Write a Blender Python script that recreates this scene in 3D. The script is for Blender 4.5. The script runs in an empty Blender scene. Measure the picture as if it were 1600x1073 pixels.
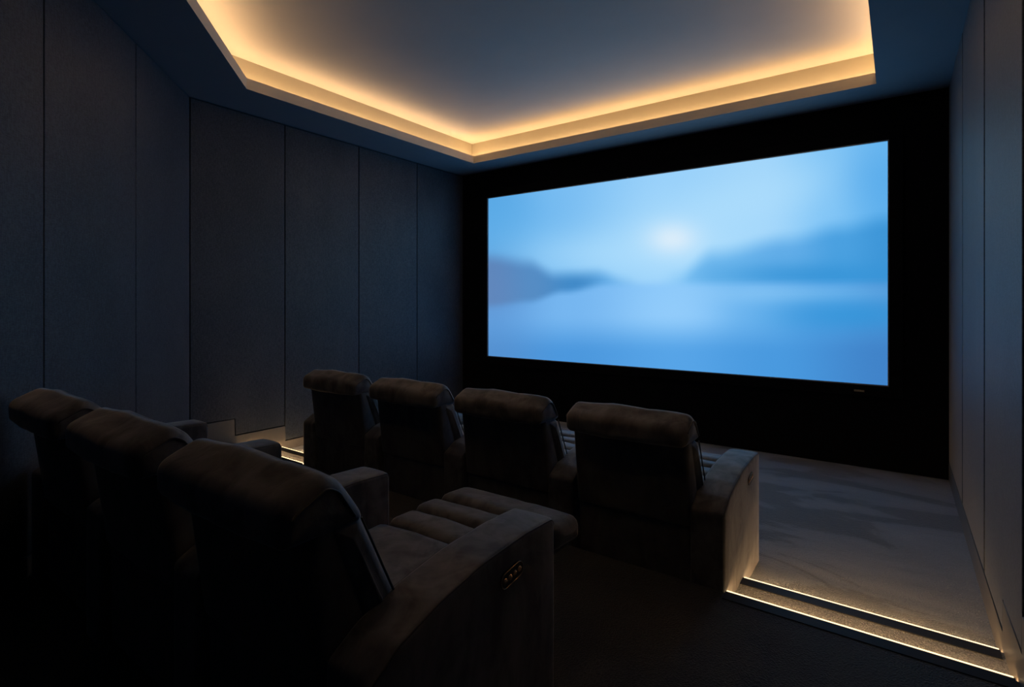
import bpy, bmesh, math, random
from mathutils import Vector, noise, Matrix
random.seed(7)
S = bpy.context.scene
COL = S.collection
R = math.radians

# ------------------------------------------------------------------ camera, world, exposure
cam_d = bpy.data.cameras.new('camera')
cam = bpy.data.objects.new('camera', cam_d)
COL.objects.link(cam)
CAM_Z = 1.598
cam.location = (0, 0, CAM_Z)
cam.rotation_euler = (R(90), 0, R(35.794))
cam_d.sensor_width = 36
cam_d.lens = 835.63 / 1600 * 36
cam_d.shift_y = -(536.5 - 472.28) / 1600
cam_d.clip_start = 0.05
S.camera = cam
W = bpy.data.worlds.new('world')
W.use_nodes = True
W.node_tree.nodes['Background'].inputs[0].default_value = (0, 0, 0, 1)
S.world = W
S.view_settings.view_transform = 'Standard'
S.view_settings.look = 'None'
S.view_settings.gamma = 1
S.view_settings.use_curve_mapping = False
S.view_settings.exposure = 0.0
S.cycles.use_denoising = True
S.cycles.max_bounces = 8
S.cycles.diffuse_bounces = 5
S.cycles.sample_clamp_indirect = 4.0
S.cycles.caustics_reflective = False
S.cycles.caustics_refractive = False
COVE_POWER = 26.0
STEP_POWER = 95.0
SCREEN_POWER = 1.0
WARM = (1.0, 0.64, 0.28)
WARM_STEP = (1.0, 0.60, 0.26)

# ------------------------------------------------------------------ materials
def new_mat(name):
    m = bpy.data.materials.new(name)
    m.use_nodes = True
    nt = m.node_tree
    b = nt.nodes['Principled BSDF']
    return m, nt, b

def node(nt, kind, **kw):
    n = nt.nodes.new(kind)
    for k, v in kw.items():
        if isinstance(v, (int, float, tuple)) and k in n.inputs:
            n.inputs[k].default_value = v
        else:
            setattr(n, k, v)
    return n

def ramp(nt, fac, stops):
    r = nt.nodes.new('ShaderNodeValToRGB')
    e = r.color_ramp.elements
    while len(e) < len(stops):
        e.new(0.5)
    for k, (p, c) in enumerate(stops):
        e[k].position = p
        e[k].color = (c[0], c[1], c[2], 1)
    nt.links.new(fac, r.inputs[0])
    return r.outputs[0]

def coords(nt, scale=(1, 1, 1), offset_random=True):
    tc = nt.nodes.new('ShaderNodeTexCoord')
    mp = nt.nodes.new('ShaderNodeMapping')
    mp.inputs['Scale'].default_value = scale
    nt.links.new(tc.outputs['Object'], mp.inputs['Vector'])
    if offset_random:
        oi = nt.nodes.new('ShaderNodeObjectInfo')
        ml = nt.nodes.new('ShaderNodeMath'); ml.operation = 'MULTIPLY'
        ml.inputs[1].default_value = 37.0
        nt.links.new(oi.outputs['Random'], ml.inputs[0])
        cx = nt.nodes.new('ShaderNodeCombineXYZ')
        for k in range(3):
            nt.links.new(ml.outputs[0], cx.inputs[k])
        nt.links.new(cx.outputs[0], mp.inputs['Location'])
    return mp.outputs[0]

def bump(nt, b, height, strength, dist=0.01, prev=None):
    n = nt.nodes.new('ShaderNodeBump')
    n.inputs['Strength'].default_value = strength
    n.inputs['Distance'].default_value = dist
    nt.links.new(height, n.inputs['Height'])
    if prev is not None:
        nt.links.new(prev, n.inputs['Normal'])
    nt.links.new(n.outputs[0], b.inputs['Normal'])
    return n.outputs[0]

def mat_suede(name, lo, hi, sheen=0.35):
    m, nt, b = new_mat(name)
    v = coords(nt, (1, 1, 1))
    n1 = node(nt, 'ShaderNodeTexNoise', Scale=5.0, Detail=4.0, Roughness=0.55, Distortion=1.3)
    v2 = coords(nt, (9, 9, 2.6))
    n2 = node(nt, 'ShaderNodeTexNoise', Scale=1.0, Detail=3.0, Roughness=0.6, Distortion=0.8)
    n3 = node(nt, 'ShaderNodeTexNoise', Scale=420.0, Detail=1.0)
    nt.links.new(v, n1.inputs['Vector']); nt.links.new(v2, n2.inputs['Vector']); nt.links.new(v, n3.inputs['Vector'])
    mx = nt.nodes.new('ShaderNodeMath'); mx.operation = 'MULTIPLY_ADD'
    mx.inputs[1].default_value = 0.5
    hm = nt.nodes.new('ShaderNodeMath'); hm.operation = 'MULTIPLY'; hm.inputs[1].default_value = 0.5
    nt.links.new(n2.outputs[0], hm.inputs[0])
    nt.links.new(n1.outputs[0], mx.inputs[0]); nt.links.new(hm.outputs[0], mx.inputs[2])
    c = ramp(nt, mx.outputs[0], [(0.40, lo), (0.59, hi)])
    nt.links.new(c, b.inputs['Base Color'])
    b.inputs['Roughness'].default_value = 0.62
    b.inputs['Specular IOR Level'].default_value = 0.4
    b.inputs['Sheen Weight'].default_value = sheen
    b.inputs['Sheen Roughness'].default_value = 0.3
    b.inputs['Sheen Tint'].default_value = (0.9, 0.86, 0.84, 1)
    p = bump(nt, b, n3.outputs[0], 0.12, 0.002)
    bump(nt, b, n1.outputs[0], 0.18, 0.02, p)
    return m

def mat_wall_fabric(name, lo, hi):
    m, nt, b = new_mat(name)
    v = coords(nt, (1, 1, 0.22))
    n1 = node(nt, 'ShaderNodeTexNoise', Scale=120.0, Detail=3.0, Roughness=0.7)
    v2 = coords(nt, (0.25, 0.25, 1))
    n2 = node(nt, 'ShaderNodeTexNoise', Scale=170.0, Detail=2.0, Roughness=0.7)
    v3 = coords(nt, (1, 1, 0.6))
    n3 = node(nt, 'ShaderNodeTexNoise', Scale=2.2, Detail=4.0, Roughness=0.6)
    nt.links.new(v, n1.inputs['Vector']); nt.links.new(v2, n2.inputs['Vector']); nt.links.new(v3, n3.inputs['Vector'])
    a = nt.nodes.new('ShaderNodeMath'); a.operation = 'ADD'
    nt.links.new(n1.outputs[0], a.inputs[0]); nt.links.new(n2.outputs[0], a.inputs[1])
    h = nt.nodes.new('ShaderNodeMath'); h.operation = 'MULTIPLY_ADD'
    h.inputs[1].default_value = 0.40
    q = nt.nodes.new('ShaderNodeMath'); q.operation = 'MULTIPLY'; q.inputs[1].default_value = 0.20
    nt.links.new(n3.outputs[0], q.inputs[0])
    nt.links.new(a.outputs[0], h.inputs[0]); nt.links.new(q.outputs[0], h.inputs[2])
    c = ramp(nt, h.outputs[0], [(0.43, lo), (0.57, hi)])
    nt.links.new(c, b.inputs['Base Color'])
    b.inputs['Roughness'].default_value = 0.55
    b.inputs['Specular IOR Level'].default_value = 0.5
    b.inputs['Sheen Weight'].default_value = 0.4
    b.inputs['Sheen Roughness'].default_value = 0.28
    bump(nt, b, a.outputs[0], 0.25, 0.002)
    return m

def mat_carpet(name, lo, hi, nap=0.0, sheen=0.5):
    m, nt, b = new_mat(name)
    v = coords(nt, (1, 1, 1), False)
    fine = node(nt, 'ShaderNodeTexVoronoi', Scale=140.0)
    n1 = node(nt, 'ShaderNodeTexNoise', Scale=150.0, Detail=2.0, Roughness=0.7)
    v2 = coords(nt, (0.75, 2.0, 1), False)
    # brushed nap: broad patches with ragged stroke-like borders
    big = node(nt, 'ShaderNodeTexNoise', Scale=0.9, Detail=6.0, Roughness=0.60, Distortion=1.2)
    nt.links.new(v, fine.inputs['Vector']); nt.links.new(v, n1.inputs['Vector']); nt.links.new(v2, big.inputs['Vector'])
    patch = ramp(nt, big.outputs[0], [(0.46, (0, 0, 0)), (0.50, (0.65, 0.65, 0.65)), (0.68, (1, 1, 1))])
    grain = ramp(nt, n1.outputs[0], [(0.38, (0, 0, 0)), (0.62, (1, 1, 1))])
    mixf = nt.nodes.new('ShaderNodeMix'); mixf.data_type = 'RGBA'
    mixf.inputs['Factor'].default_value = nap
    nt.links.new(grain, mixf.inputs['A']); nt.links.new(patch, mixf.inputs['B'])
    c = ramp(nt, mixf.outputs['Result'], [(0.0, lo), (1.0, hi)])
    nt.links.new(c, b.inputs['Base Color'])
    b.inputs['Roughness'].default_value = 0.65
    b.inputs['Specular IOR Level'].default_value = 0.35
    b.inputs['Sheen Weight'].default_value = sheen
    b.inputs['Sheen Roughness'].default_value = 0.5
    p = bump(nt, b, fine.outputs['Distance'], 0.8, 0.006)
    bump(nt, b, n1.outputs[0], 0.5, 0.004, p)
    return m

def mat_plain(name, c, rough=0.6, metal=0.0, spec=0.5, grain=0.04, scale=30.0):
    m, nt, b = new_mat(name)
    v = coords(nt)
    n = node(nt, 'ShaderNodeTexNoise', Scale=scale, Detail=3.0)
    nt.links.new(v, n.inputs['Vector'])
    lo = tuple(x * (1 - grain) for x in c); hi = tuple(min(1, x * (1 + grain)) for x in c)
    nt.links.new(ramp(nt, n.outputs[0], [(0.3, lo), (0.7, hi)]), b.inputs['Base Color'])
    b.inputs['Roughness'].default_value = rough
    b.inputs['Metallic'].default_value = metal
    b.inputs['Specular IOR Level'].default_value = spec
    return m

def mat_emit(name, c, s):
    m = bpy.data.materials.new(name)
    m.use_nodes = True
    nt = m.node_tree
    nt.nodes.clear()
    o = nt.nodes.new('ShaderNodeOutputMaterial')
    e = nt.nodes.new('ShaderNodeEmission')
    e.inputs[0].default_value = (*c, 1); e.inputs[1].default_value = s
    nt.links.new(e.outputs[0], o.inputs[0])
    return m

M = {}
M['suede'] = mat_suede('suede', (0.056, 0.058, 0.064), (0.164, 0.165, 0.176), 1.0)
M['suede_panel'] = mat_suede('suede_outer_panel', (0.060, 0.062, 0.068), (0.115, 0.117, 0.127), 0.7)
M['piping'] = mat_suede('suede_piping', (0.036, 0.036, 0.038), (0.07, 0.069, 0.07), 0.6)
M['wall'] = mat_wall_fabric('wall_fabric', (0.038, 0.047, 0.062), (0.084, 0.098, 0.122))
M['plinth'] = mat_plain('plinth_paint', (0.20, 0.185, 0.17), 0.45, 0, 0.4, 0.03)
M['gap'] = mat_plain('joint_black', (0.012, 0.012, 0.014), 0.9, 0, 0.1)
M['carpet'] = mat_carpet('front_carpet', (0.042, 0.049, 0.060), (0.27, 0.295, 0.34), 0.84, 0.8)
M['carpet_dark'] = mat_carpet('platform_carpet', (0.028, 0.028, 0.029), (0.060, 0.059, 0.060), 0.3, 0.15)
M['carpet_step'] = mat_carpet('step_carpet', (0.07, 0.068, 0.066), (0.40, 0.38, 0.36), 0.10)
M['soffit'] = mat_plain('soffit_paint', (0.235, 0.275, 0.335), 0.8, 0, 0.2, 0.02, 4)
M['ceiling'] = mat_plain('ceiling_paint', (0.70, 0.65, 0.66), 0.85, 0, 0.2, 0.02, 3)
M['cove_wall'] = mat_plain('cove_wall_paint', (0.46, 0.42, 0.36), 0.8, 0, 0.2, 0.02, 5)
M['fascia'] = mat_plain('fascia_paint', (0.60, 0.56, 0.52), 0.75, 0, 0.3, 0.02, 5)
M['velvet_black'] = mat_plain('black_velvet', (0.006, 0.007, 0.009), 0.95, 0, 0.05)
M['nosing'] = mat_plain('nosing_metal', (0.022, 0.023, 0.026), 0.6, 0.2, 0.3, 0.1, 60)
M['trim_grey'] = mat_plain('screen_trim', (0.22, 0.23, 0.26), 0.5, 0.0, 0.5)
M['badge'] = mat_plain('badge_grey', (0.10, 0.10, 0.11), 0.45, 0.3)
M['black_plastic'] = mat_plain('black_plastic', (0.012, 0.012, 0.013), 0.28, 0, 0.5)
M['copper'] = mat_plain('copper_ring', (0.90, 0.50, 0.27), 0.2, 1.0)
M['mechanism'] = mat_plain('mechanism_steel', (0.03, 0.03, 0.032), 0.4, 0.8)
M['cove_led'] = mat_emit('cove_led', WARM, COVE_POWER)
M['step_led'] = mat_emit('step_led', WARM_STEP, STEP_POWER)
M['step_diffuser'] = mat_emit('step_diffuser', (1.0, 0.70, 0.38), 2.3)

# ------------------------------------------------------------------ mesh helpers
def link(name, bm, mat, parent=None, smooth=False, loc=None):
    bmesh.ops.recalc_face_normals(bm, faces=bm.faces)
    me = bpy.data.meshes.new(name)
    bm.to_mesh(me); bm.free()
    if smooth:
        for p in me.polygons:
            p.use_smooth = True
    me.materials.append(mat)
    o = bpy.data.objects.new(name, me)
    COL.objects.link(o)
    if parent is not None:
        o.parent = parent
    if loc is not None:
        o.location = loc
    return o

def struct(o):
    o['kind'] = 'structure'
    return o

def tag(o, label, cat, group=None):
    o['label'] = label; o['category'] = cat
    if group:
        o['group'] = group
    return o

def empty(name, loc, rz=0):
    o = bpy.data.objects.new(name, None)
    o.empty_display_size = 0.1
    COL.objects.link(o)
    o.location = loc; o.rotation_euler = (0, 0, rz)
    return o

def box(bm, x0, x1, y0, y1, z0, z1, bev=0.0, seg=2):
    vs = [bm.verts.new((x, y, z)) for z in (z0, z1) for x, y in ((x0, y0), (x1, y0), (x1, y1), (x0, y1))]
    f = [(0, 3, 2, 1), (4, 5, 6, 7), (0, 1, 5, 4), (1, 2, 6, 5), (2, 3, 7, 6), (3, 0, 4, 7)]
    fs = [bm.faces.new([vs[i] for i in q]) for q in f]
    if bev > 0:
        es = list({e for q in fs for e in q.edges})
        bmesh.ops.bevel(bm, geom=es, offset=bev, segments=seg, affect='EDGES', profile=0.5)
    return bm

def prism(bm, pts3, depth_vec, bev=0.0, seg=2):
    """pts3: planar polygon; extruded by depth_vec; the outline bevelled."""
    a = [bm.verts.new(p) for p in pts3]
    d = Vector(depth_vec)
    b = [bm.verts.new(Vector(p) + d) for p in pts3]
    n = len(a)
    fa = bm.faces.new(a); fb = bm.faces.new(b[::-1])
    for i in range(n):
        bm.faces.new((a[i], b[i], b[(i + 1) % n], a[(i + 1) % n]))
    if bev > 0:
        es = list(fa.edges)
        bmesh.ops.bevel(bm, geom=es, offset=bev, segments=seg, affect='EDGES', profile=0.5)
    return bm

def tube(bm, path, rad, seg=8, closed=False):
    n = len(path)
    P = [Vector(p) for p in path]
    rings = []
    up = Vector((0.3, 0.2, 1)).normalized()
    for i in range(n):
        if closed:
            t = P[(i + 1) % n] - P[i - 1]
        else:
            t = P[min(n - 1, i + 1)] - P[max(0, i - 1)]
        t.normalize()
        s = t.cross(up)
        if s.length < 1e-3:
            s = t.cross(Vector((1, 0, 0)))
        s.normalize()
        u = s.cross(t)
        rings.append([bm.verts.new(P[i] + (s * math.cos(a) + u * math.sin(a)) * rad)
                      for a in (2 * math.pi * k / seg for k in range(seg))])
    for i in range(n if closed else n - 1):
        r0, r1 = rings[i], rings[(i + 1) % n]
        for k in range(seg):
            bm.faces.new((r0[k], r0[(k + 1) % seg], r1[(k + 1) % seg], r1[k]))
    if not closed:
        bm.faces.new(rings[0][::-1]); bm.faces.new(rings[-1])
    return bm

# rounded profile in (y, z): corners (y, z, r), counter-clockwise
def offset_poly(c, d):
    n = len(c)
    out = []
    for i in range(n):
        p0 = Vector(c[i - 1][:2]); p1 = Vector(c[i][:2]); p2 = Vector(c[(i + 1) % n][:2])
        e0 = (p1 - p0).normalized(); e1 = (p2 - p1).normalized()
        n0 = Vector((-e0.y, e0.x)); n1 = Vector((-e1.y, e1.x))      # inward for CCW
        b = n0 + n1
        b = b / max(0.35, b.dot(n0))
        q = p1 + b * d
        out.append((q.x, q.y, max(0.003, c[i][2] - d)))
    return out

def round_poly(c, arc=5, maxlen=0.05):
    n = len(c)
    pts = []
    for i in range(n):
        p0 = Vector(c[i - 1][:2]); p1 = Vector(c[i][:2]); p2 = Vector(c[(i + 1) % n][:2]); r = c[i][2]
        a = (p0 - p1); b = (p2 - p1)
        la, lb = a.length, b.length
        a.normalize(); b.normalize()
        ang = a.angle(b)
        tl = min(r / max(1e-4, math.tan(ang / 2)), 0.48 * la, 0.48 * lb)
        s, e = p1 + a * tl, p1 + b * tl
        for k in range(arc + 1):
            t = k / arc
            pts.append(s * (1 - t) ** 2 + p1 * 2 * t * (1 - t) + e * t ** 2)
    return pts

def densify(c0, ref_counts=None, maxlen=0.06):
    return c0

def loft(corners, w, er, puff=0.0, arc=5, nx=9, wob=0.0, seed=0, x0=0.0, sub=3):
    """Cushion: rounded profile carried across x with rounded side edges."""
    bm = bmesh.new()
    h = w / 2
    xs = []
    for k in range(6):
        a = math.pi / 2 * k / 5
        xs.append((-h + er * (1 - math.sin(a)), er * (1 - math.cos(a))))
    xs = [(-h + er * (1 - math.cos(math.pi / 2 * k / 5)), er * (1 - math.sin(math.pi / 2 * k / 5))) for k in range(6)]
    mid = [(-h + er + (w - 2 * er) * k / nx, 0.0) for k in range(1, nx)]
    st = xs + mid + [(-x, d) for x, d in xs[::-1]]
    rings = []
    for x, d in st:
        pp = round_poly(offset_poly(corners, d), arc)
        # long straight runs are split so the surface can swell
        ring = []
        m = len(pp)
        for i in range(m):
            a, b = pp[i], pp[(i + 1) % m]
            ring.append(a)
            if i % (arc + 1) == arc:
                for q in range(1, sub + 1):
                    ring.append(a.lerp(b, q / (sub + 1)))
        cen = sum(ring, Vector((0, 0))) / len(ring)
        k = 1 - (x / h) ** 2
        vs = []
        m = len(ring)
        for i, p in enumerate(ring):
            tg = (ring[(i + 1) % m] - ring[i - 1])
            nn = Vector((tg.y, -tg.x))
            if nn.length > 1e-9:
                nn.normalize()
            q = p + nn * puff * k
            v = Vector((x0 + x, q.x, q.y))
            if wob:
                s = noise.noise(Vector((x * 6 + seed, q.x * 6, q.y * 6))) + 0.5 * noise.noise(Vector((x * 15 + seed, q.x * 15, q.y * 15)))
                v += Vector((0, nn.x, nn.y)) * s * wob * (0.35 + 0.65 * k)
            vs.append(bm.verts.new(v))
        rings.append(vs)
    for a, b in zip(rings, rings[1:]):
        m = len(a)
        for i in range(m):
            bm.faces.new((a[i], a[(i + 1) % m], b[(i + 1) % m], b[i]))
    for rg, s in ((rings[0], 1), (rings[-1], -1)):
        m = len(rg)
        inner = []
        cen = sum((v.co for v in rg), Vector()) / m
        prev = rg
        for fr, out in ((0.80, 0.35), (0.45, 0.85)):
            nr = [bm.verts.new(cen + (v.co - cen) * fr - Vector((s * out * min(puff, 0.004), 0, 0))) for v in rg]
            for i in range(m):
                bm.faces.new((prev[i], prev[(i + 1) % m], nr[(i + 1) % m], nr[i]))
            prev = nr
        c = bm.verts.new(cen - Vector((s * min(puff, 0.004), 0, 0)))
        for i in range(m):
            bm.faces.new((prev[i], prev[(i + 1) % m], c))
    return bm

def rim(corners, x, d, arc=5, a=0.0, b=1.0):
    """points of the profile outline at side x, inset d, from fraction a to b of the way round"""
    pp = round_poly(offset_poly(corners, d), arc)
    n = len(pp)
    return [Vector((x, pp[i].x, pp[i].y)) for i in range(int(a * n), int(b * n))]

# ------------------------------------------------------------------ room dimensions (metres; front floor at z = 0)
XL, XR, YF, YB = -5.391, 0.373, 6.20, -1.20
ZS = 3.533                      # soffit
PLAT, MID = 0.170, 0.085        # platform and intermediate tread
Y1, Y2 = 2.750, 3.115           # platform edge, tread edge
DIAG = R(48.5)
P0 = Vector((XL, 2.302))
DV = Vector((math.sin(DIAG), -math.cos(DIAG)))   # along the diagonal wall towards the back of the room
DN = Vector((math.cos(DIAG), math.sin(DIAG)))    # its normal, into the room
T_END = (P0.y - YB) / math.cos(DIAG)
P1 = P0 + DV * T_END

# floors
bm = bmesh.new(); box(bm, XL - 0.1, XR + 0.1, Y1 - 0.12, YF + 0.05, -0.12, 0.0)
struct(link('floor', bm, M['carpet']))
bm = bmesh.new()
prism(bm, [(XL - 0.08, Y1 - 0.002, PLAT), (XR + 0.08, Y1 - 0.002, PLAT), (XR + 0.08, YB - 0.1, PLAT), (P1.x - 0.2, YB - 0.1, PLAT), (XL - 0.08, 2.25, PLAT)],
      (0, 0, -0.19))
struct(link('floor_platform', bm, M['carpet_dark']))

# aisle steps (carpeted tread with a metal nosing)
AISLES = (('right', -0.688, XR + 0.01), ('left', XL - 0.01, -4.275))
for side, xa, xb in AISLES:
    bm = bmesh.new(); box(bm, xa, xb, Y1 + 0.001, Y2 - 0.002, 0.001, MID, 0.0)
    st = struct(link('aisle_step', bm, M['carpet_step']))
    xa2, xb2 = (xa, XR - 0.012) if side == 'right' else (XL + 0.012, xb)
    for yy, zz, who in ((Y1, PLAT, 'upper'), (Y2, MID, 'lower')):
        bm = bmesh.new()
        prism(bm, [(xa2, yy - 0.066, zz), (xa2, yy - 0.066, zz + 0.004), (xa2, yy + 0.004, zz + 0.006), (xa2, yy + 0.010, zz + 0.001), (xa2, yy + 0.010, zz - 0.008), (xa2, yy + 0.0, zz - 0.008), (xa2, yy, zz)],
              (xb2 - xa2, 0, 0))
        link('nosing', bm, M['nosing'], st)
        bm = bmesh.new()
        prism(bm, [(xa2 + 0.003, yy + 0.0105, zz + 0.003), (xa2 + 0.003, yy + 0.0105, zz - 0.013), (xa2 + 0.003, yy + 0.0215, zz - 0.0075), (xa2 + 0.003, yy + 0.0215, zz + 0.003)],
              (xb2 - xa2 - 0.006, 0, 0))
        o = link('led_strip', bm, M['step_diffuser'])       # pale diffuser on top, the light itself leaves forwards and down
        o.data.materials.append(M['step_led'])
        for p in o.data.polygons:
            if p.normal.z < -0.5:
                p.material_index = 1
        lab = {('right', 'upper'): 'bright warm LED line along the platform edge in the right aisle, nearer the viewer',
               ('right', 'lower'): 'bright warm LED line along the tread edge in the right aisle, nearer the screen',
               ('left', 'upper'): 'short warm LED line on the left steps, lower of the two beside the front row',
               ('left', 'lower'): 'short warm LED line on the left steps, upper of the two, touching the left wall'}[(side, who)]
        tag(o, lab, 'light', 'step edge lights')

# ---- walls: a backing with fabric panels; stepped plinth below
def backing(name, a, b, n, z0, z1, mat=None):
    """slab between plan points a and b, standing 35 mm behind the panel faces"""
    bm = bmesh.new()
    a = Vector(a); b = Vector(b); n = Vector(n)
    q = [a - n * 0.035, b - n * 0.035, b - n * 0.14, a - n * 0.14]
    prism(bm, [(p.x, p.y, z0) for p in q], (0, 0, z1 - z0))
    return struct(link(name, bm, mat or M['gap']))

def panel(parent, a, d, n, outline, gap=0.004, name='wall_panel', mat=None, th=0.032, bev=0.006):
    """outline: (t, z) polygon along direction d from plan point a"""
    a = Vector(a); d = Vector(d); n = Vector(n)
    bm = bmesh.new()
    face = [(a.x + d.x * t, a.y + d.y * t, z) for t, z in outline]
    prism(bm, face, (-n.x * th, -n.y * th, 0), bev, 2)
    return link(name, bm, mat or M['wall'], parent)

G = 0.004
ZT = ZS - 0.012
PG = 0.012     # shadow gap above the plinth
# left wall
wl = backing('wall_left', (XL, P0.y - 0.02), (XL, YF + 0.02), (1, 0), -0.05, ZS + 0.3)
LS = [P0.y + 0.001, 3.265, 4.247, 5.234, YF - 0.004]
LP = [(P0.y, 2.722, 0.427), (2.722, 3.268, 0.256), (3.268, YF, 0.092)]
panel(wl, (XL, 0), (0, 1), (1, 0), [(LS[0] + G, ZT), (LS[0] + G, LP[0][2] + PG), (2.722 + PG, LP[0][2] + PG), (2.722 + PG, LP[1][2] + PG), (LS[1] - G, LP[1][2] + PG), (LS[1] - G, ZT)])
for k in (1, 2, 3):
    panel(wl, (XL, 0), (0, 1), (1, 0), [(LS[k] + G, ZT), (LS[k] + G, LP[2][2] + PG), (LS[k + 1] - G, LP[2][2] + PG), (LS[k + 1] - G, ZT)])
bl = panel(None, (XL + 0.001, 0), (0, 1), (1, 0), [(P0.y + 0.015, -0.02), (YF - 0.004, -0.02), (YF - 0.004, LP[2][2]), (LP[1][1], LP[2][2]), (LP[1][1], LP[1][2]), (LP[0][1], LP[1][2]), (LP[0][1], LP[0][2]), (P0.y + 0.015, LP[0][2])][::-1],
           name='baseboard_left', mat=M['plinth'], bev=0.003)
struct(bl)
# diagonal wall
wd = backing('wall_diagonal', P0 - DV * 0.03, P1, DN, PLAT - 0.1, ZS + 0.3)
DS = [-0.003, 1.08, 2.155, 3.23, 4.30, T_END]
for k in range(5):
    panel(wd, P0, DV, DN, [(DS[k] + G, ZT), (DS[k] + G, 0.27 + PG), (DS[k + 1] - G, 0.27 + PG), (DS[k + 1] - G, ZT)])
struct(panel(None, P0, DV, DN, [(0.012, PLAT - 0.02), (T_END, PLAT - 0.02), (T_END, 0.27), (0.012, 0.27)], name='baseboard_diagonal', mat=M['plinth'], bev=0.003))
# right wall
wr = backing('wall_right', (XR, YB - 0.05), (XR, YF + 0.02), (-1, 0), -0.05, ZS + 0.3)
RS = [YB, 0.35, 1.52, 2.686, 3.77, 4.95, YF - 0.004]
RP = [(YB, 2.70, 0.440), (2.70, 3.150, 0.2945), (3.150, YF, 0.153)]
for k in range(6):
    a, b = RS[k] + 0.022, RS[k + 1] - 0.022
    if k == 3:
        o = [(a, ZT), (a, RP[0][2] + PG), (2.70 + PG, RP[0][2] + PG), (2.70 + PG, RP[1][2] + PG), (3.150 + PG, RP[1][2] + PG), (3.150 + PG, RP[2][2] + PG), (b, RP[2][2] + PG), (b, ZT)]
    else:
        zb = (RP[0][2] if k < 3 else RP[2][2]) + PG
        o = [(a, ZT), (a, zb), (b, zb), (b, ZT)]
    panel(wr, (XR, 0), (0, 1), (-1, 0), o)
struct(panel(None, (XR - 0.001, 0), (0, 1), (-1, 0), [(YB, -0.02), (YF - 0.004, -0.02), (YF - 0.004, RP[2][2]), (3.150, RP[2][2]), (3.150, RP[1][2]), (2.70, RP[1][2]), (2.70, RP[0][2]), (YB, RP[0][2])],
      name='baseboard_right', mat=M['plinth'], bev=0.003))
# front wall: black velvet; back wall behind the viewer
bm = bmesh.new(); box(bm, XL - 0.1, XR + 0.1, YF, YF + 0.12, -0.1, ZS + 0.4)
struct(link('wall_front', bm, M['velvet_black']))
bm = bmesh.new(); box(bm, P1.x - 0.3, XR + 0.1, YB - 0.12, YB, 0.0, ZS + 0.4)
struct(link('wall_back', bm, M['wall']))

# ---- ceiling: soffit ring, fascia, cove shelf and wall, upper ceiling, hidden LED run
CI = [Vector(p) for p in ((-4.789, 2.526), (-4.789, 5.728), (-0.153, 5.728), (-0.153, 1.20), (-3.29, 1.20))]   # clockwise seen from above; unseen rear edge brought forward to dim the back row
CO = [Vector(p) for p in ((XL - 0.05, P0.y - 0.05), (XL - 0.05, YF + 0.05), (XR + 0.05, YF + 0.05), (XR + 0.05, YB - 0.05), (P1.x - 0.1, YB - 0.05))]
def grow(poly, d):
    n = len(poly); out = []
    for i in range(n):
        e0 = (poly[i] - poly[i - 1]).normalized(); e1 = (poly[(i + 1) % n] - poly[i]).normalized()
        n0 = Vector((-e0.y, e0.x)); n1 = Vector((-e1.y, e1.x))
        b = n0 + n1; b = b / b.dot(n0)
        out.append(poly[i] + b * d)
    return out
def ring_faces(bm, A, za, B, zb):
    n = len(A)
    a = [bm.verts.new((p.x, p.y, za)) for p in A]; b = [bm.verts.new((p.x, p.y, zb)) for p in B]
    for i in range(n):
        bm.faces.new((a[i], a[(i + 1) % n], b[(i + 1) % n], b[i]))
ZFT, ZU, SET = 3.633, 3.884, 0.20
CW = grow(CI, SET)
bm = bmesh.new()
v = [bm.verts.new((p.x, p.y, ZU)) for p in grow(CW, 0.05)]
u = [bm.verts.new((p.x, p.y, ZU + 0.1)) for p in grow(CW, 0.05)]
bm.faces.new(v); bm.faces.new(u[::-1])
for i in range(5):
    bm.faces.new((v[i], v[(i + 1) % 5], u[(i + 1) % 5], u[i]))
ceil = struct(link('ceiling', bm, M['ceiling']))
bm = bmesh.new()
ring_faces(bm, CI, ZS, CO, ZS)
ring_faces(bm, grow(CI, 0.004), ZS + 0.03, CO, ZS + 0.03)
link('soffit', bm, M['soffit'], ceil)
bm = bmesh.new()
ins = grow(CI, 0.0); oth = grow(CI, 0.020)
ring_faces(bm, ins, ZS, ins, ZFT); ring_faces(bm, ins, ZFT, oth, ZFT); ring_faces(bm, oth, ZFT, oth, ZS)
bmesh.ops.remove_doubles(bm, verts=bm.verts, dist=0.0005)
link('cove_fascia', bm, M['fascia'], ceil)
bm = bmesh.new()
ring_faces(bm, grow(CI, 0.02), ZS + 0.035, CW, ZS + 0.035)
ring_faces(bm, CW, ZS + 0.035, CW, ZU)
link('cove_wall', bm, M['cove_wall'], ceil)
bm = bmesh.new()
s0, s1 = grow(CI, 0.120), grow(CI, 0.140)
ring_faces(bm, s0, ZS + 0.085, s1, ZS + 0.085); ring_faces(bm, s0, ZS + 0.075, s0, ZS + 0.085); ring_faces(bm, s1, ZS + 0.075, s1, ZS + 0.085); ring_faces(bm, s0, ZS + 0.075, s1, ZS + 0.075)
link('led_strip', bm, M['cove_led'], ceil)

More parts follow.
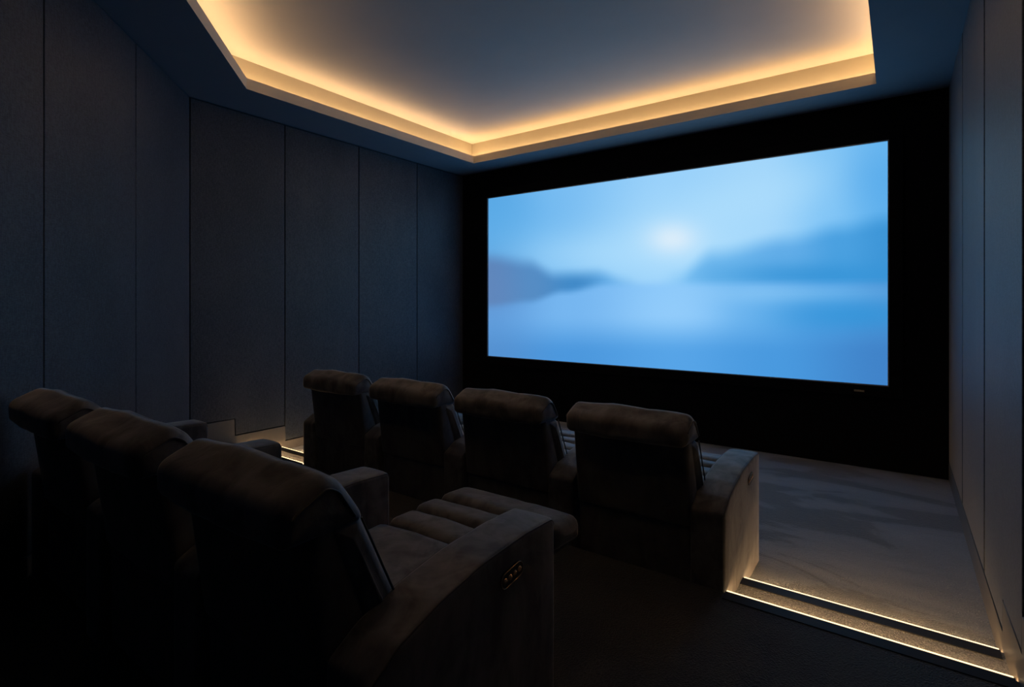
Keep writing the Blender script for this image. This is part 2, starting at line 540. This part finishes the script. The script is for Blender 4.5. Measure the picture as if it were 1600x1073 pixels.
# ------------------------------------------------------------------ projection screen
SX0, SX1, SZ0, SZ1 = -4.888, -0.076, 0.812, 3.124
scr = empty('projection_screen', ((SX0 + SX1) / 2, YF, 0.68))
tag(scr, 'wide lit projection screen showing a misty blue lake, in a black border', 'screen')
def sst(a, b, x):
    t = min(1, max(0, (x - a) / (b - a))); return t * t * (3 - 2 * t)
def lerp3(a, b, t):
    return tuple(a[k] + (b[k] - a[k]) * t for k in range(3))
def interp(tab, x):
    if x <= tab[0][0]: return tab[0][1]
    for (x0, v0), (x1, v1) in zip(tab, tab[1:]):
        if x <= x1:
            t = (x - x0) / (x1 - x0); t = t * t * (3 - 2 * t)
            return v0 + (v1 - v0) * t if not isinstance(v0, tuple) else lerp3(v0, v1, t)
    return tab[-1][1]
def gauss(X, Y, cx, cy, sx, sy, rot=0.0):
    dx, dy = X - cx, Y - cy
    c, s = math.cos(rot), math.sin(rot)
    u, w = dx * c + dy * s, -dx * s + dy * c
    return math.exp(-0.5 * ((u / sx) ** 2 + (w / sy) ** 2))
def picture(s, t):
    """display colour of the lake picture; s to the right, t upward, both 0..1. Worked in a 1466 x 730 layout."""
    # layout coordinates: X along the picture with the far side compressed, Y downward
    X = 57 + 1466 * (0.635 * s / (1 - 0.365 * s))
    top = 265 - 215 * (X - 57) / 1466; bot = 833 + 110 * (X - 57) / 1466
    Y = bot - t * (bot - top)
    sky = interp([(57, (88, 165, 226)), (300, (122, 189, 242)), (700, (152, 208, 250)), (1050, (160, 212, 250)), (1300, (128, 196, 246)), (1523, (98, 178, 238))], X)
    sky = lerp3(sky, (112, 184, 240), 0.45 * gauss(X, Y, 400, 380, 300, 60))
    sky = lerp3(sky, (92, 172, 232), 0.6 * gauss(X, Y, 90, 330, 140, 110))
    sky = lerp3(sky, (172, 220, 252), 0.75 * gauss(X, Y, 1000, 270, 330, 75, -0.30))
    sky = lerp3(sky, (168, 218, 252), 0.7 * gauss(X, Y, 560, 470, 260, 60))
    sky = lerp3(sky, (175, 222, 253), 0.8 * gauss(X, Y, 780, 420, 230, 95))
    sky = lerp3(sky, (228, 240, 250), 0.8 * gauss(X, Y, 728, 408, 66, 42))
    sky = lerp3(sky, (80, 165, 232), 0.55 * gauss(X, Y, 1490, 170, 120, 90))
    # right-hand hill
    hy = interp([(650, 575), (740, 545), (880, 458), (1150, 408), (1350, 365), (1523, 332)], X)
    k = sst(-44, 46, Y - hy) * sst(640, 800, X)
    hc = interp([(700, (142, 204, 250)), (900, (112, 184, 238)), (1150, (98, 173, 232)), (1350, (74, 160, 224)), (1523, (62, 150, 216))], X)
    hc = lerp3(hc, (52, 146, 214), 0.75 * gauss(X, Y, 1250, 540, 260, 32))
    c = lerp3(sky, hc, k)
    # left-hand hill
    hy = interp([(57, 478), (200, 496), (300, 540), (380, 538), (450, 534), (560, 562), (650, 590)], X)
    k = sst(-34, 32, Y - hy) * (1 - sst(480, 640, X))
    hc = interp([(57, (92, 133, 186)), (220, (84, 140, 196)), (370, (66, 138, 200)), (520, (100, 172, 230))], X)
    c = lerp3(c, hc, k)
    # water
    wc = interp([(57, (96, 160, 224)), (350, (118, 182, 240)), (740, (140, 200, 250)), (1000, (112, 182, 240)), (1300, (84, 162, 228)), (1523, (78, 150, 216))], X)
    wc = lerp3(wc, (150, 206, 252), 0.6 * gauss(X, Y, 750, 690, 120, 70))
    wc = lerp3(wc, (146, 204, 248), 0.55 * gauss(X, Y, 1150, 610, 260, 26))
    wc = lerp3(wc, (50, 147, 216), 0.75 * gauss(X, Y, 1400, 690, 220, 50))
    low = interp([(57, (84, 144, 208)), (350, (74, 150, 220)), (740, (84, 162, 230)), (1100, (72, 152, 222)), (1523, (64, 130, 200))], X)
    wc = lerp3(wc, low, sst(680, 830, Y) * 0.95)
    wy = interp([(57, 652), (200, 636), (330, 600), (500, 572), (1523, 566)], X)
    k = sst(-18, 20, Y - wy)
    c = lerp3(c, wc, k)
    c = lerp3(c, (104, 138, 192), 0.35 * gauss(X, Y, 60, 600, 90, 80))
    return c
def lin(c):
    c /= 255.0
    return c / 12.92 if c <= 0.04045 else ((c + 0.055) / 1.055) ** 2.4
NXs, NZs = 112, 56
verts, faces, cols = [], [], []
for j in range(NZs + 1):
    for i in range(NXs + 1):
        s, t = i / NXs, j / NZs
        verts.append((SX0 + (SX1 - SX0) * s - scr.location.x, -0.012, SZ0 + (SZ1 - SZ0) * t - scr.location.z))
        cols.append(tuple(lin(q) for q in picture(s, t)))
for j in range(NZs):
    for i in range(NXs):
        a = j * (NXs + 1) + i
        faces.append((a, a + 1, a + NXs + 2, a + NXs + 1))
me = bpy.data.meshes.new('screen_surface')
me.from_pydata(verts, [], faces)
ca = me.color_attributes.new('picture', 'FLOAT_COLOR', 'POINT')
for i, c in enumerate(cols):
    ca.data[i].color = (*c, 1)
m = bpy.data.materials.new('screen_picture'); m.use_nodes = True
nt = m.node_tree; nt.nodes.clear()
o_ = nt.nodes.new('ShaderNodeOutputMaterial'); e_ = nt.nodes.new('ShaderNodeEmission'); at = nt.nodes.new('ShaderNodeVertexColor')
at.layer_name = 'picture'
e_.inputs[1].default_value = SCREEN_POWER
nt.links.new(at.outputs[0], e_.inputs[0]); nt.links.new(e_.outputs[0], o_.inputs[0])
me.materials.append(m)
so = bpy.data.objects.new('screen_surface', me); COL.objects.link(so); so.parent = scr
LX, LZ = scr.location.x, scr.location.z
def sbox(name, x0, x1, y0, y1, z0, z1, mat, parent, bev=0.0):
    bm = bmesh.new(); box(bm, x0 - LX, x1 - LX, y0, y1, z0 - LZ, z1 - LZ, bev)
    return link(name, bm, mat, parent)
BW = 0.115
for a in ((SX0 - BW, SX1 + BW, SZ1 + 0.010, SZ1 + BW), (SX0 - BW, SX1 + BW, SZ0 - BW, SZ0 - 0.010), (SX0 - BW, SX0 - 0.010, SZ0 - 0.01, SZ1 + 0.01), (SX1 + 0.010, SX1 + BW, SZ0 - 0.01, SZ1 + 0.01)):
    sbox('border', a[0], a[1], -0.038, -0.002, a[2], a[3], M['velvet_black'], scr, 0.004)
for a in ((SX0 - 0.01, SX1 + 0.01, SZ1, SZ1 + 0.010), (SX0 - 0.01, SX1 + 0.01, SZ0 - 0.010, SZ0), (SX0 - 0.01, SX0, SZ0, SZ1), (SX1, SX1 + 0.010, SZ0, SZ1)):
    sbox('inner_trim', a[0], a[1], -0.036, -0.004, a[2], a[3], M['trim_grey'], scr)
# small pale maker's plate on the lower border, too small to read
bx = -0.345
bd = sbox('badge', bx, bx + 0.085, -0.041, -0.037, SZ0 - 0.078, SZ0 - 0.058, M['black_plastic'], scr, 0.001)
bd['label'] = 'small grey badge on the lower border'
bm = bmesh.new()
for k, wd_ in enumerate((0.010, 0.012, 0.010, 0.012, 0.016)):
    x = bx + 0.006 + k * 0.0148
    box(bm, x - LX, x + wd_ - LX, -0.0425, -0.0405, SZ0 - 0.0735 - LZ, SZ0 - 0.0625 - LZ)
link('emblem', bm, M['badge'], bd)

# ------------------------------------------------------------------ recliners
SEAT_W, ARM_W = 0.652, 0.172
HR_W = 0.692
HR = [(-0.142, 0.862, 0.030), (0.106, 0.866, 0.02), (0.026, 0.988, 0.07), (-0.025, 1.018, 0.09), (-0.146, 0.958, 0.05)]
BC = [(0.140, 0.445, 0.03), (0.288, 0.445, 0.05), (0.082, 0.880, 0.04), (-0.040, 0.880, 0.03)]
SH = [(-0.018, 0.440, 0.012), (0.150, 0.440, 0.03), (0.010, 0.895, 0.03), (-0.075, 0.895, 0.02)]
LB = [(0.0, 0.03, 0.01), (0.06, 0.03, 0.01), (0.06, 0.430, 0.015), (-0.004, 0.434, 0.012)]
ST = [(0.16, 0.31, 0.03), (0.715, 0.31, 0.04), (0.715, 0.492, 0.045), (0.16, 0.470, 0.03)]
AR = [(-0.030, 0.0, 0.006), (0.780, 0.0, 0.006), (0.780, 0.676, 0.030), (0.60, 0.683, 0.30), (0.38, 0.672, 0.30), (0.20, 0.642, 0.20), (0.06, 0.600, 0.12), (-0.030, 0.545, 0.035)]
BS = [(0.05, 0.02, 0.01), (0.70, 0.02, 0.01), (0.70, 0.33, 0.02), (0.05, 0.33, 0.02)]
PADS = [[(0.722, 0.385, 0.03), (0.893, 0.385, 0.03), (0.893, 0.500, 0.055), (0.722, 0.498, 0.055)],
        [(0.896, 0.380, 0.03), (1.052, 0.378, 0.03), (1.052, 0.498, 0.050), (0.896, 0.503, 0.050)],
        [(1.064, 0.392, 0.03), (1.270, 0.380, 0.035), (1.275, 0.488, 0.060), (1.064, 0.505, 0.050)]]

CLOSED = [[(0.700, z0, 0.02), (0.778, z0, 0.035), (0.778, z1, 0.035), (0.700, z1, 0.02)] for z0, z1 in ((0.05, 0.185), (0.188, 0.322), (0.325, 0.455))]

def build_parts(reclined):
    """one recliner without arms at the origin; returns its root"""
    root = empty('recliner', (0, 0, 0))
    link('base', loft(BS, SEAT_W - 0.02, 0.01, 0, 3, 3), M['suede_panel'], root, True)
    link('lower_back_panel', loft(LB, SEAT_W, 0.012, 0.002, 3, 6), M['suede_panel'], root, True)
    link('back_shell', loft(SH, SEAT_W + 0.01, 0.022, 0.006, 4, 8, 0.002, 3), M['suede_panel'], root, True)
    wb = HR_W
    bc = link('back_cushion', loft(BC, wb, 0.055, 0.008, 5, 10, 0.004, 9), M['suede'], root, True)
    for s in (-1, 1):
        bm = bmesh.new()
        tube(bm, [(s * (wb / 2 - 0.001), y - 0.034, z - 0.006) for y, z in ((0.276, 0.50), (0.251, 0.56), (0.222, 0.62), (0.192, 0.685), (0.162, 0.75), (0.132, 0.815), (0.104, 0.875))], 0.0036, 6)
        link('piping', bm, M['piping'], bc, True)
    hr = link('headrest', loft(HR, HR_W, 0.038, 0.010, 6, 12, 0.007, 5), M['suede'], root, True)
    for s in (-1, 1):
        bm = bmesh.new()
        tube(bm, rim(HR, s * (HR_W / 2 + 0.001), 0.026, 6, 0.24, 0.97), 0.0036, 6)
        link('piping', bm, M['piping'], hr, True)
    link('seat', loft(ST, SEAT_W, 0.035, 0.012, 5, 10, 0.004, 21), M['suede'], root, True)
    for k, p in enumerate(PADS if reclined else CLOSED):
        link('footrest_pad', loft(p, 0.682 if k and reclined else SEAT_W, 0.05 if reclined else 0.03, 0.006, 5, 10, 0.005, 30 + k * 7), M['suede'], root, True)
    if reclined:
        bm = bmesh.new(); box(bm, -0.30, 0.30, 0.73, 1.24, 0.362, 0.386, 0.006)
        link('footrest_board', bm, M['suede_panel'], root)
        for s in (-1, 1):
            bm = bmesh.new()
            tube(bm, [(s * 0.27, 0.60, 0.24), (s * 0.27, 0.92, 0.352)], 0.012, 8)
            link('footrest_link', bm, M['mechanism'], root, True)
            bm = bmesh.new()
            tube(bm, [(s * 0.27, 0.62, 0.34), (s * 0.27, 0.90, 0.20), (s * 0.27, 1.14, 0.356)], 0.010, 8)
            link('footrest_link', bm, M['mechanism'], root, True)
    return root

def add_arm(root, s):
    x = s * (SEAT_W / 2 + 0.003 + ARM_W / 2)
    a = link('armrest', loft(AR, ARM_W, 0.016, 0.003, 5, 6, 0.002, 44, x, 3), M['suede'], root, True)
    for q in (-1, 1):
        bm = bmesh.new()
        tube(bm, [p for p in rim(AR, x + q * (ARM_W / 2 - 0.005), 0.005, 5, 0.26, 0.97)], 0.0028, 6)
        link('piping', bm, M['piping'], a, True)
    return a

def add_controls(root):
    x = SEAT_W / 2 + 0.003 + ARM_W
    ang = R(8)
    cy, cz = 0.515, 0.585
    def pill(L, H, t, n=10, ox=0.0, oy=0.0, r_in=0.0):
        bm = bmesh.new()
        pts = []
        for k in range(n + 1):
            a = -math.pi / 2 + math.pi * k / n
            pts.append(((L - H) / 2 + H / 2 * math.cos(a), H / 2 * math.sin(a)))
        for k in range(n + 1):
            a = math.pi / 2 + math.pi * k / n
            pts.append((-(L - H) / 2 + H / 2 * math.cos(a), H / 2 * math.sin(a)))
        c, s_ = math.cos(ang), math.sin(ang)
        P = [(x + ox, cy + (p + oy) * c - q * s_, cz + (p + oy) * s_ + q * c) for p, q in pts]
        prism(bm, P, (-t, 0, 0), r_in or 0.001, 4 if r_in else 1)
        return bm
    cp = link('control_panel', pill(0.118, 0.052, 0.012, 10, 0.006), M['black_plastic'], root)
    cp['label'] = 'oval control panel with copper-ringed buttons on the outer arm'
    bm = bmesh.new()
    c, s_ = math.cos(ang), math.sin(ang)
    pts = []
    for k in range(40):
        a = 2 * math.pi * k / 40
        p, q = math.cos(a), math.sin(a)
        px = (0.033 * (1 if p > 0 else -1)) + 0.0235 * p; qy = 0.0235 * q
        pts.append((x + 0.0065, cy + px * c - qy * s_, cz + px * s_ + qy * c))
    tube(bm, pts, 0.0014, 6, True)
    link('ring', bm, M['copper'], cp, True)
    for oy in (-0.038, -0.013, 0.012, 0.037):
        bm = pill(0.021, 0.018, 0.006, 8, 0.0105, oy, 0.005)
        link('button', bm, M['copper'], cp)
    return cp

proto = build_parts(True)
add_arm(proto, 1)
proto_closed = build_parts(False)
add_arm(proto_closed, 1)
def copy_tree(o, parent=None):
    c = o.copy(); COL.objects.link(c); c.parent = parent
    for ch in list(o.children):
        copy_tree(ch, c)
    return c
FRONT = [(-1.192, 'brown suede recliner at the right end of the front row, next to the lit steps'),
         (-2.050, 'brown suede recliner in the front row, second from the right aisle'),
         (-2.908, 'brown suede recliner in the front row, second from the left wall'),
         (-3.766, 'brown suede recliner at the left end of the front row, beside the lit left steps')]
BACK = [(-1.474, 'nearest brown suede recliner, footrest out, copper buttons on its near arm'),
        (-2.326, 'brown suede recliner in the middle of the back row of three'),
        (-3.178, 'brown suede recliner at the left end of the back row, by the angled wall')]
trees = []
for k, (x, lab) in enumerate(FRONT):
    trees.append((k, x, Y1 + 0.035, 0.0, lab, k == 0, k == len(FRONT) - 1, 'recliners in the front row'))
for k, (x, lab) in enumerate(BACK):
    trees.append((k, x, 0.828, PLAT, lab, k == 0, k == len(BACK) - 1, 'recliners in the back row'))
roots = [proto] + [copy_tree(proto) for _ in trees[1:5]] + [proto_closed, copy_tree(proto_closed)]
for r_, (k, x, y, z, lab, first, last, grp) in zip(roots, trees):
    r_.location = (x, y, z)
    tag(r_, lab, 'recliner', grp)
    dy, dz = (0.0, 0.008) if z == 0.0 else (-0.008, -0.013)      # headrests set a little lower in the back row
    for ch in r_.children:
        if ch.name.startswith('headrest'):
            ch.location = (0, dy, dz)
    if first:
        add_controls(r_)
    if last:
        add_arm(r_, -1)
